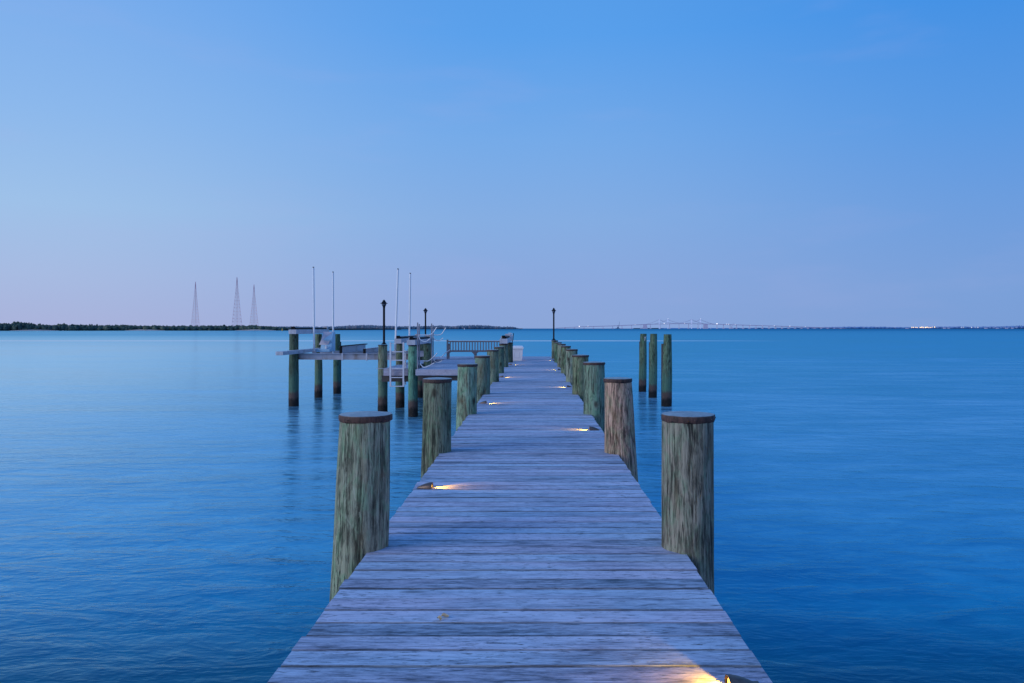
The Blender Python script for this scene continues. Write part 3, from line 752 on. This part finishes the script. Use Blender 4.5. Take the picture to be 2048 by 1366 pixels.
# ------------------------------------------------------------------ kayak rack
kr = empty('kayak_rack', (-3.73, 26.3, -.2)); tag(kr, 'metal kayak rack with curved hooks in two rows along the platform edge', 'rack')
def smooth(pts, n=6):
    out = []; P = [Vector(p) for p in pts]; P = [2*P[0]-P[1]] + P + [2*P[-1]-P[-2]]
    for i in range(1, len(P)-2):
        for j in range(n):
            t = j/n; a, b, c, d = P[i-1], P[i], P[i+1], P[i+2]
            out.append(.5*((2*b)+(c-a)*t+(2*a-5*b+4*c-d)*t*t+(3*b-a-3*c+d)*t**3))
    out.append(P[-2]); return out
for px, Y, ty in ((835.3,24.35,645), (838.6,24.75,648), (863.2,27.55,647), (866.2,27.95,650)):
    m = MB(); m.tube([(X(px,Y),Y,-.22),(X(px,Y),Y,Z(ty,Y))], .021, 10); m.build('post', M['grey_post'], kr, True)
def hook(pts, Y, r=.015):
    m = MB(); m.tube(smooth([(X(a,Y),Y+.004*i,Z(b,Y)) for i,(a,b) in enumerate(pts)]), r, 8); m.build('hook', M['steel'], kr, True)
hook([(837,670.5),(848,669.8),(860,669.5),(866,665),(873.5,654.2)], 24.65)
hook([(837,671),(840,678.5),(848,683),(854,682),(859.5,677.5)], 24.35)
hook([(865,669.5),(877,669.8),(883,668),(887,662.5),(892,655)], 27.95)
hook([(865,670),(869,678),(876,681),(881,680),(886,676)], 27.6)
hook([(839,721.8),(848,722),(857,721.5),(865,715.5),(874.5,706)], 24.65)
hook([(840,727),(845,733),(850,734.8),(858,731.5),(869,725.5)], 24.35)
hook([(866,714.5),(876,714.8),(883,713.5),(890,706.5),(900,699.5)], 27.95)
hook([(866,716),(870,723),(876,725),(881,723.5),(884,720.5)], 27.6)

# ------------------------------------------------------------------ bench
bn = empty('bench', (-2.5, 32.6, .006)); tag(bn, 'long slatted wooden bench on the far end of the platform, facing the bay', 'bench')
Yb = 32.3; z0 = .008
bx0, bx1 = X(895,Yb), X(895,Yb)+2.34
zt_, zs = Z(681.5,Yb), Z(702,Yb)
for i, xx in enumerate((bx0, (bx0+bx1)/2, bx1)):
    m = MB(); m.bbox(xx-.036, xx+.036, Yb-.03, Yb+.03, z0, zt_+(.05 if i != 1 else -.06) if i != 1 else zs+.03, .005); m.build('rear_leg', M['bench'], bn)
    m = MB(); m.bbox(xx-.033, xx+.033, Yb+.50, Yb+.56, z0, (.62 if i != 1 else zs-.02), .005); m.build('front_leg', M['bench'], bn)
    for s in (-1, 1):
        if (i == 0 and s < 0) or (i == 2 and s > 0): continue
        m = MB(); vs = [(xx+s*.037,Yb-.018,zs-.045),(xx+s*.15,Yb-.018,zs-.045),(xx+s*.11,Yb-.018,zs-.075),(xx+s*.065,Yb-.018,zs-.12),(xx+s*.037,Yb-.018,zs-.17)]
        m.add(vs+[(a,b+.036,c) for a,b,c in vs], [(0,1,2,3,4),(9,8,7,6,5)]+[(k,(k+1)%5,5+(k+1)%5,5+k) for k in range(5)]); m.build('bracket', M['bench'], bn)
m = MB(); m.bbox(bx0+.037, bx1-.037, Yb-.022, Yb+.022, zt_-.06, zt_, .005); m.bbox(bx0+.037, bx1-.037, Yb-.025, Yb+.025, zs-.043, zs+.035, .005)
n = 19
for k in range(n):
    xx = bx0 + (k+1)*(bx1-bx0)/(n+1); m.bbox(xx-.021, xx+.021, Yb-.012, Yb+.012, zs+.036, zt_-.061, .003)
m.build('backrest', M['bench'], bn)
m = MB()
for k in range(5): m.bbox(bx0+.03, bx1-.03, Yb+.05+k*.10, Yb+.13+k*.10, zs-.02, zs+.004, .004)
m.build('seat', M['bench'], bn)
for xx in (bx0, bx1):
    m = MB(); m.bbox(xx-.04, xx+.04, Yb+.031, Yb+.60, .621, .65, .005); m.build('armrest', M['bench'], bn)

# ------------------------------------------------------------------ dock box
db = empty('dock_box', (-.64, 30.9, 0)); tag(db, 'white lidded dock storage box near the end of the walkway', 'dock box')
Yd = 30.45; xa, xb = X(1024,Yd), X(1044.5,Yd)
m = MB(); zb, zt2 = .004, Z(698,Yd); ta = .03
vs = [(xa+ta,Yd+.02,zb),(xb-ta,Yd+.02,zb),(xb-ta,Yd+1.0,zb),(xa+ta,Yd+1.0,zb),(xa,Yd,zt2),(xb,Yd,zt2),(xb+.02,Yd+1.05,zt2),(xa,Yd+1.05,zt2)]
m.add(vs, [(3,2,1,0),(4,5,6,7),(0,1,5,4),(1,2,6,5),(2,3,7,6),(3,0,4,7)]); m.build('body', M['white_box'], db)
m = MB(); px0, px1 = xa+.10, xb-.11
for (a,b,c,d2) in ((px0,px1,.40,.408),(px0,px1,.12,.128),(px0,px0+.008,.128,.40),(px1-.008,px1,.128,.40)):
    m.box(a,b,Yd-.006+.016*(1-c/.47),Yd+.01+.02*(1-c/.47),c,d2)
m.build('front_panel', M['mauve'], db)
m = MB(); L0, L1 = xa-.03, xb+.045
vs = []; fs = []
for (e_, z) in ((0,zt2+.002),(0,zt2+.05),(.02,zt2+.085),(.07,zt2+.115)):
    vs += [(L0+e_,Yd-.03+e_,z),(L1-e_,Yd-.03+e_,z),(L1-e_,Yd+1.09-e_,z),(L0+e_,Yd+1.09-e_,z)]
for k in range(3):
    for i in range(4): j=(i+1)%4; fs.append((k*4+i,k*4+j,k*4+4+j,k*4+4+i))
fs += [(3,2,1,0),(12,13,14,15)]
m.add(vs, fs); m.build('lid', M['white_box'], db)

# ------------------------------------------------------------------ dry leaves on the boards
def leaf(label, px, py, a, s):
    Y = F*CZ/(py-HY); x = X(px,Y); m = MB(); vs = []; n = 7
    for i in range(n):
        t = i/(n-1); w = math.sin(PI*t)**.8*.38*s; l = (t-.5)*s
        for q in (-1,0,1): vs.append((l, q*w, .006+ .012*abs(q)*math.sin(PI*t) + .004*math.sin(t*7)))
    fs = []
    for i in range(n-1):
        for q in range(2): fs.append((i*3+q,i*3+q+1,i*3+4+q,i*3+3+q))
    m.add(vs, fs); o = m.build('dry_leaf', M['leaf']); o.location = (x,Y,.0); o.rotation_euler = (0,0,a)
    tag(o, label, 'leaf', 'dry leaves on the boards')
leaf('larger dry tan leaf lying on the foreground boards', 890, 1236, .15, .040)
leaf('smaller curled dry leaf beside the larger leaf on the foreground boards', 879, 1241, -.3, .026)

# ------------------------------------------------------------------ far shores
def clump(m, x, y, z, rx, rz, seed, sub=1):
    """one irregular leafy clump"""
    n, k = (7, 4) if sub else (5, 3); vs = []; fs = []
    for i in range(k+1):
        ph = PI*i/k - PI/2
        for j in range(n):
            a = 2*PI*(j + (i%2)*.5)/n
            f = 1 + .45*mn.noise(Vector((seed*3.3+math.cos(a)*2, math.sin(a)*2, ph*2)))
            vs.append((x+rx*f*math.cos(ph)*math.cos(a), y+rx*f*math.cos(ph)*math.sin(a), z+rz*f*math.sin(ph)))
    for i in range(k):
        for j in range(n):
            q = (j+1)%n; fs.append((i*n+j,i*n+q,i*n+n+q,i*n+n+j))
    m.cur = R.random(); m.add(vs, fs)

def land(name, label, pts_front, depth, h, mat):
    """low ground strip: front shoreline polyline, rising gently away"""
    m = MB(); vs = []; fs = []
    for (x, y) in pts_front:
        vs += [(x,y,WZ-.5),(x,y+depth*.02,WZ+.6),(x,y+depth*.2,WZ+h),(x,y+depth,WZ+h),(x,y+depth*1.02,WZ-.5)]
    for i in range(len(pts_front)-1):
        for j in range(4): fs.append((i*5+j,(i+1)*5+j,(i+1)*5+j+1,i*5+j+1))
    m.add(vs, fs); return tag(m.build(name, mat), label, kind='structure')

Yn = 1000.
fr = [(X(px,Yn+dy), Yn+dy) for px, dy in ((-900,-120),(-300,-60),(0,-30),(120,0),(240,30),(330,40),(480,60),(560,70),(583,90))]
land('shore_ground', 'low wooded ground of the near left shore', fr, 900, 1.6, M['land'])
def shore_y(px, fr):
    for (a, b) in zip(fr, fr[1:]):
        xa_, xb_ = VX+a[0]*F/a[1], VX+b[0]*F/b[1]
        if xa_ <= px <= xb_: return a[1]+(b[1]-a[1])*(px-xa_)/(xb_-xa_)
    return fr[0][1] if px < 0 else fr[-1][1]
def top_n(px):    # crest row in the photo for the near shore
    pts = [(-900,640),(-100,644),(0,647),(35,644.8),(90,649),(140,649.3),(260,650.3),(350,651.2),(400,651.5),(500,650.2),(540,652),(583,656)]
    for (a,b) in zip(pts, pts[1:]):
        if a[0] <= px <= b[0]: return a[1]+(b[1]-a[1])*(px-a[0])/(b[0]-a[0])
    return 650
m = MB(); px = -420.
while px < 580:
    for row in range(3):
        p = px + R.uniform(-3,3); Y = shore_y(p, fr) + 8 + row*14 + R.uniform(-5,5)
        top = Z(top_n(p) + R.uniform(-1.5,1.3) + 1.1*mn.noise(Vector((p*.045,3,0))) + (1.3-row*.6), Y); x = X(p,Y); base = WZ+.5
        hgt = top-base; wd = R.uniform(2.2,4.2)
        for q in range(5):
            t = R.uniform(.15,1); clump(m, x+R.uniform(-wd,wd)*.7, Y+R.uniform(-2,2), base+hgt*t-1.0, wd*R.uniform(.4,.8)*(1.15-.5*t), hgt*R.uniform(.13,.24), R.random()*99, 0)
        clump(m, x, Y, base+hgt*.42, wd*.95, hgt*.48, R.random()*99, 0)
    px += R.uniform(2.0,3.6)
tag(m.build('shore_wood', M['wood_near']), 'dark green wood lining the near left shore below the radio masts', 'trees', kind='stuff')
for (a_, b_, nm) in ((250,330,'pale sand beach strip at the waterline of the left shore'), (20,118,'thin pale beach below the trees at the far left'), (470,552,'reddish beach strip below the right end of the left shore wood')):
    m = MB(); vs=[]; k=10
    for i in range(k+1):
        p = a_+(b_-a_)*i/k; Y = shore_y(p, fr)-2.5+R.uniform(-1,1); w = math.sin(PI*i/k)*1.0+.15
        vs += [(X(p,Y),Y-6*w,WZ+.004),(X(p,Y+6),Y+6,WZ+.15+1.25*w)]
    m.add(vs, [(2*i,2*i+2,2*i+3,2*i+1) for i in range(k)])
    tag(m.build('beach', M['sand']), nm, kind='structure')

Ym = 3300.
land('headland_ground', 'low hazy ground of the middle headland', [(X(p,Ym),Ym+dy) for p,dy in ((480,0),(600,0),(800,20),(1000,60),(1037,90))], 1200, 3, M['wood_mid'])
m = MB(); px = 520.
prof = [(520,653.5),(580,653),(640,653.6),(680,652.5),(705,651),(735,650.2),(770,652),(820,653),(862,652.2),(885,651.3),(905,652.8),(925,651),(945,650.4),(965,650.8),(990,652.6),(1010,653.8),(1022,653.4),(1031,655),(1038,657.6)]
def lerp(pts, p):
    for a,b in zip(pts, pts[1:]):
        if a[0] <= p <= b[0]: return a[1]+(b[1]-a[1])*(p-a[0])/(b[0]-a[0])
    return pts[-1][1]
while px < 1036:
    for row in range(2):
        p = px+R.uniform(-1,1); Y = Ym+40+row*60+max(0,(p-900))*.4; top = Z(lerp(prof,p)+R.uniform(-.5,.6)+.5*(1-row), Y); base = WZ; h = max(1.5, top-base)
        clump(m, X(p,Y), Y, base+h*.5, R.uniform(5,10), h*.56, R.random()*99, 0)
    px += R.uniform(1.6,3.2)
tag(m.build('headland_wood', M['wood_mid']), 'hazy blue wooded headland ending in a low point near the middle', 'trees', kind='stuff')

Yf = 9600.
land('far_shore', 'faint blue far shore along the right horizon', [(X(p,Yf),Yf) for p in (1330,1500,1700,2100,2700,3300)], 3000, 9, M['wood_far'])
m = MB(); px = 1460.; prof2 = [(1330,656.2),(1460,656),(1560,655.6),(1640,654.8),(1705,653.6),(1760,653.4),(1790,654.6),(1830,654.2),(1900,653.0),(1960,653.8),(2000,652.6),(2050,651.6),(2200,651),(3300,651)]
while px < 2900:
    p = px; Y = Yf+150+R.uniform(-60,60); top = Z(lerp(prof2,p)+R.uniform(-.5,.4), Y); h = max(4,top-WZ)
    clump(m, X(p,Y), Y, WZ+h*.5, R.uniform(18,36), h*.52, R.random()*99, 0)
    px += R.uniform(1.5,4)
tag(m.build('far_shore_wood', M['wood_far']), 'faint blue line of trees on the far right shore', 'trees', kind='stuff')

# ------------------------------------------------------------------ radio masts
def mast(label, px, top, Y, bw):
    x = X(px,Y); zt = Z(top,Y); e = empty('radio_mast', (x,Y,0)); tag(e, label, 'radio mast', 'lattice radio masts behind the left shore')
    H = zt; lev = [0,.07,.14,.20,.27,.34,.41,.48,.55,.62,.69,.76,.83,.90,.95,1.0]
    def w(t): return bw*( .5*(1-t)**1.15 + .02 + (.5-.5*(t/.07))*.22*(t<.07)*1.0 )
    cor = lambda t, k: Vector((x+w(t)*math.cos(PI/2+2*PI*k/3+.35), Y+w(t)*math.sin(PI/2+2*PI*k/3+.35), t*H))
    m = MB()
    for k in range(3): m.tube([cor(t,k) for t in lev], [.5]*len(lev), 5)
    m.build('legs', M['mast'], e)
    m = MB()
    for i in range(len(lev)-1):
        for k in range(3):
            a, b = cor(lev[i],k), cor(lev[i],(k+1)%3); c = cor(lev[i+1],(k+1)%3); d_ = cor(lev[i+1],k)
            if i: m.tube([a,b], .34, 4)
            m.tube([a,c], .24, 4)
            m.tube([b,d_], .24, 4)
    m.build('lattice', M['mast'], e)
    m = MB(); m.tube([(x,Y,H*.90),(x,Y,H+1.5)], 1.3, 6); m.build('mast_head', M['mast'], e)
mast('leftmost of the three lattice radio masts behind the shore wood', 391, 564, 3850, 46)
mast('middle and tallest of the three lattice radio masts', 474, 555, 3500, 52)
mast('right lattice radio mast, nearest to the boat lift in the view', 508, 569.5, 4050, 52)

# ------------------------------------------------------------------ bridges
def bridge(label, Y, sh, tw, anch, mats, lights, x_start, x_end):
    e = empty('suspension_bridge', (X(1360,Y), Y, WZ)); tag(e, label, 'bridge', 'twin long bridges on the horizon')
    pr = [(1100,657.2),(1125,655.4),(1160,653.6),(1236,651.3),(1290,648.7),(1320,647.9),(1360,647.3),(1400,647.6),(1450,649),(1500,650.6),(1560,652.4),(1620,654.4),(1680,656.4)]
    zz = lambda p: Z(lerp(pr, p-sh), Y)
    m = MB(); k = 60; vs=[]; fs=[]
    for i in range(k+1):
        p = x_start+(x_end-x_start)*i/k; x = X(p,Y); z = zz(p); hh = 3.2
        vs += [(x,Y-9,z-hh),(x,Y+9,z-hh),(x,Y+9,z+hh*.6),(x,Y-9,z+hh*.6)]
    for i in range(k):
        for j in range(4): q=(j+1)%4; fs.append((i*4+j,(i+1)*4+j,(i+1)*4+q,i*4+q))
    m.add(vs, fs); m.build('road_deck', M['bridge'], e)
    for p in tw:
        m = MB(); x = X(p,Y); zt = Z(638.5,Y)
        for s in (-1,1): m.box(x-3.4, x+3.4, Y+s*11-2.5, Y+s*11+2.5, WZ, zt)
        for z in (zt-8, zt-30, zz(p)-10): m.box(x-2, x+2, Y-8.4, Y+8.4, z, z+5)
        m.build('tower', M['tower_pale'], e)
    for p in (anch if sh == 0 else []):
        m = MB(); x = X(p,Y); z = zz(p)-3.3; w0, w1 = 30, 19
        m.add([(x-w0,Y-18,WZ),(x+w0,Y-18,WZ),(x+w0,Y+18,WZ),(x-w0,Y+18,WZ),(x-w1,Y-12,z),(x+w1,Y-12,z),(x+w1,Y+12,z),(x-w1,Y+12,z)],
              [(3,2,1,0),(4,5,6,7),(0,1,5,4),(1,2,6,5),(2,3,7,6),(3,0,4,7)]); m.build('anchorage', M['bridge_pale'], e)
    a, b = tw; zt = Z(639,Y)
    for s in (-1,1):
        pts = []
        for i in range(9): t=i/8; pts.append((X(anch[0]+(a-anch[0])*t,Y), Y+s*11, zz(anch[0])+ (zt-zz(anch[0]))*t**1.4))
        for i in range(1,17): t=i/16; p=a+(b-a)*t; lo=zz(p)+5; pts.append((X(p,Y),Y+s*11, lo+(zt-lo)*(2*t-1)**2))
        for i in range(1,9): t=i/8; pts.append((X(b+(anch[1]-b)*t,Y), Y+s*11, zz(anch[1])+(zt-zz(anch[1]))*(1-t)**1.4))
        m = MB(); m.tube(pts, .9, 4, False); m.build('cable', M['bridge'], e)
    m = MB(); p = x_start+18
    while p < x_end:
        if not any(abs(p-q) < 9 for q in tw+anch) :
            x = X(p,Y); m.box(x-1.6, x+1.6, Y-8, Y+8, WZ, zz(p)-3.4); m.box(x-9, x+9, Y-12, Y+12, WZ-.2, WZ+9)
        p += 13 if p > 1420 else 19
    m.build('piers', M['bridge_pale'], e)
    for (p, dz, r) in lights:
        m = MB(); x = X(p,Y); z = zz(p)+dz; m.lathe([(.5,z-r),(r*.8,z-r*.6),(r,z),(r*.8,z+r*.6),(.5,z+r)], 8, (x,Y-12)); m.build('lamp', M['light_white'], e, True)
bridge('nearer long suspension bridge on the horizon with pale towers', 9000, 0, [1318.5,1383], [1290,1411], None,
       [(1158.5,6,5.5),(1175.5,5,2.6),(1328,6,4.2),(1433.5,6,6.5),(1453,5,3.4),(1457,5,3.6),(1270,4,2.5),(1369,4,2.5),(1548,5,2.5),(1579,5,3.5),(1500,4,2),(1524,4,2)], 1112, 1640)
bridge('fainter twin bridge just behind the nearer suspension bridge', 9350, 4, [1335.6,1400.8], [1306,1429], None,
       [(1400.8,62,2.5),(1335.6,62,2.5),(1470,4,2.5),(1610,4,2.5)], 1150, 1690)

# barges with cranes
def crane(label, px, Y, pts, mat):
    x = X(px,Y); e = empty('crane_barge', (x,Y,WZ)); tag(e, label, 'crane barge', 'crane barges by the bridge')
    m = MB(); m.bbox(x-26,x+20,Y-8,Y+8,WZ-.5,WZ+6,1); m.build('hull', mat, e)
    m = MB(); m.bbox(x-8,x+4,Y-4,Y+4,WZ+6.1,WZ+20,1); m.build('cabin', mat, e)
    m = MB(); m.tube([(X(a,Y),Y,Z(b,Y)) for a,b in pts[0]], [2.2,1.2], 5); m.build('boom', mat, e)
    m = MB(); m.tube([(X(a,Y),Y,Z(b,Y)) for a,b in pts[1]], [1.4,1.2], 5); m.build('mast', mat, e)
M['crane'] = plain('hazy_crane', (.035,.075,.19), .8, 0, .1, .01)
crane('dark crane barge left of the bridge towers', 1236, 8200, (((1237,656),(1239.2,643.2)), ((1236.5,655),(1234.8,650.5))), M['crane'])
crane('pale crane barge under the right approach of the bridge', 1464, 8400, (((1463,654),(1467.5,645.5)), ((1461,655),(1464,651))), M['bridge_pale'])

# lights on the far right shore
gS2 = 'lights along the far right shore'
def shore_light(px, py, r, mat, lab, Y=9500.):
    x = X(px,Y); z = max(WZ+r+1, Z(py,Y)); e = empty('shore_light', (x,Y,WZ)); tag(e, lab, 'light', gS2)
    m = MB(); m.box(x-1,x+1,Y-1,Y+1,WZ,z-r*.9); m.build('pole', M['bridge'], e)
    m = MB(); m.lathe([(.5,z-r),(r*.8,z-r*.6),(r,z),(r*.8,z+r*.6),(.5,z+r)], 8, (x,Y-4)); m.build('lamp', mat, e, True)
for px, r in ((1823.5,3.4),(1827,3.8),(1831,3.2),(1834,3.5),(1840,4.2),(1843.5,5),(1847,3.6),(1851,5),(1854,4.2),(1857.5,3.5),(1861,3.2),(1864,3),(1869,4.2)):
    shore_light(px, 654.6+R.uniform(-.4,.3), r, M['light_warm'], 'amber light in the bright cluster low on the far right shore')
for px, r in ((1922.5,3.6),(1926.5,3),(1943,4.6),(1950,3),(1955.5,4.2)):
    shore_light(px, 654.6, r, M['light_white'], 'white light right of the amber cluster on the far right shore')
for px in (1790, 1886, 1972, 1990, 2010, 2022, 2034):
    shore_light(px, 653.9, 2.6, M['tower_pale'], 'small dim lamp scattered along the far right shore')
# dim pale buildings on the far shore
for i, px in enumerate((1815, 1890, 1898, 1973, 1996, 2014, 2026)):
    Y = 9480.; x = X(px,Y); e = empty('shore_building', (x,Y,WZ)); tag(e, 'tiny pale building on the far right shore', 'building', 'tiny buildings on the far right shore')
    w, h = R.uniform(9,16), R.uniform(9,15); m = MB(); m.box(x-w,x+w,Y,Y+20,WZ,WZ+h); m.build('wall', M['bridge_pale'], e)
    m = MB(); m.add([(x-w-1,Y-1,WZ+h+.1),(x+w+1,Y-1,WZ+h+.1),(x+w+1,Y+21,WZ+h+.1),(x-w-1,Y+21,WZ+h+.1),(x-w,Y+10,WZ+h+6),(x+w,Y+10,WZ+h+6)], [(0,1,5,4),(2,3,4,5),(1,2,5),(3,0,4),(3,2,1,0)]); m.build('roof', M['wood_far'], e)

# small boats, buoys and a channel marker
def boat(label, px, Y, L, H):
    x = X(px,Y); e = empty('small_boat', (x,Y,WZ)); tag(e, label, 'boat', None)
    m = MB(); vs = [(x-L*.5,Y-L*.14,WZ+H*.16),(x-L*.42,Y,WZ-.1),(x+L*.40,Y,WZ-.1),(x+L*.55,Y,WZ+H*.22),(x-L*.5,Y+L*.14,WZ+H*.16)]
    m.add(vs, [(0,1,2,3),(4,3,2,1),(0,3,4),(0,4,1)]); m.build('hull', M['white_pvc'], e)
    m = MB(); m.tube([(x,Y,WZ+H*.1),(x,Y,WZ+H)], H*.02, 5); m.build('mast', M['white_pvc'], e)
    m = MB(); m.add([(x+L*.04,Y,WZ+H*.2),(x-L*.42,Y,WZ+H*.2),(x+L*.04,Y,WZ+H*.95)], [(0,1,2)]); m.build('sail', M['white_pvc'], e)
boat('small white sailboat on the horizon left of the bridge crane', 1204.5, 6500, 9, 12)
boat('small white sailboat below the right half of the bridge', 1421.5, 6500, 8, 10)
def buoy(label, px, Y, r, h, mat, cat='buoy', name='buoy'):
    x = X(px,Y); m = MB(); m.lathe([(r,WZ-.3),(r*1.1,WZ+h*.35),(r*.5,WZ+h*.5),(r*.4,WZ+h*.9),(r*.15,WZ+h)], 10, (x,Y)); tag(m.build(name, mat, None, True), label, cat)
buoy('white buoy in front of the middle headland, above the bench', 929, 2200, 1.5, 4.5, M['white_pvc'])
buoy('small white buoy below the headland between guide poles', 760, 2400, 1.0, 3.0, M['white_pvc'])
buoy('amber channel marker before the right end of the left shore', 564.5, 880, .6, 3.6, M['marker'], 'channel marker', 'channel_marker')
buoy('tiny white buoy near the beach of the far left shore', 126, 900, .35, .8, M['white_pvc'])

for e in ROOTS:
    if '_w' in e: del e['_w']
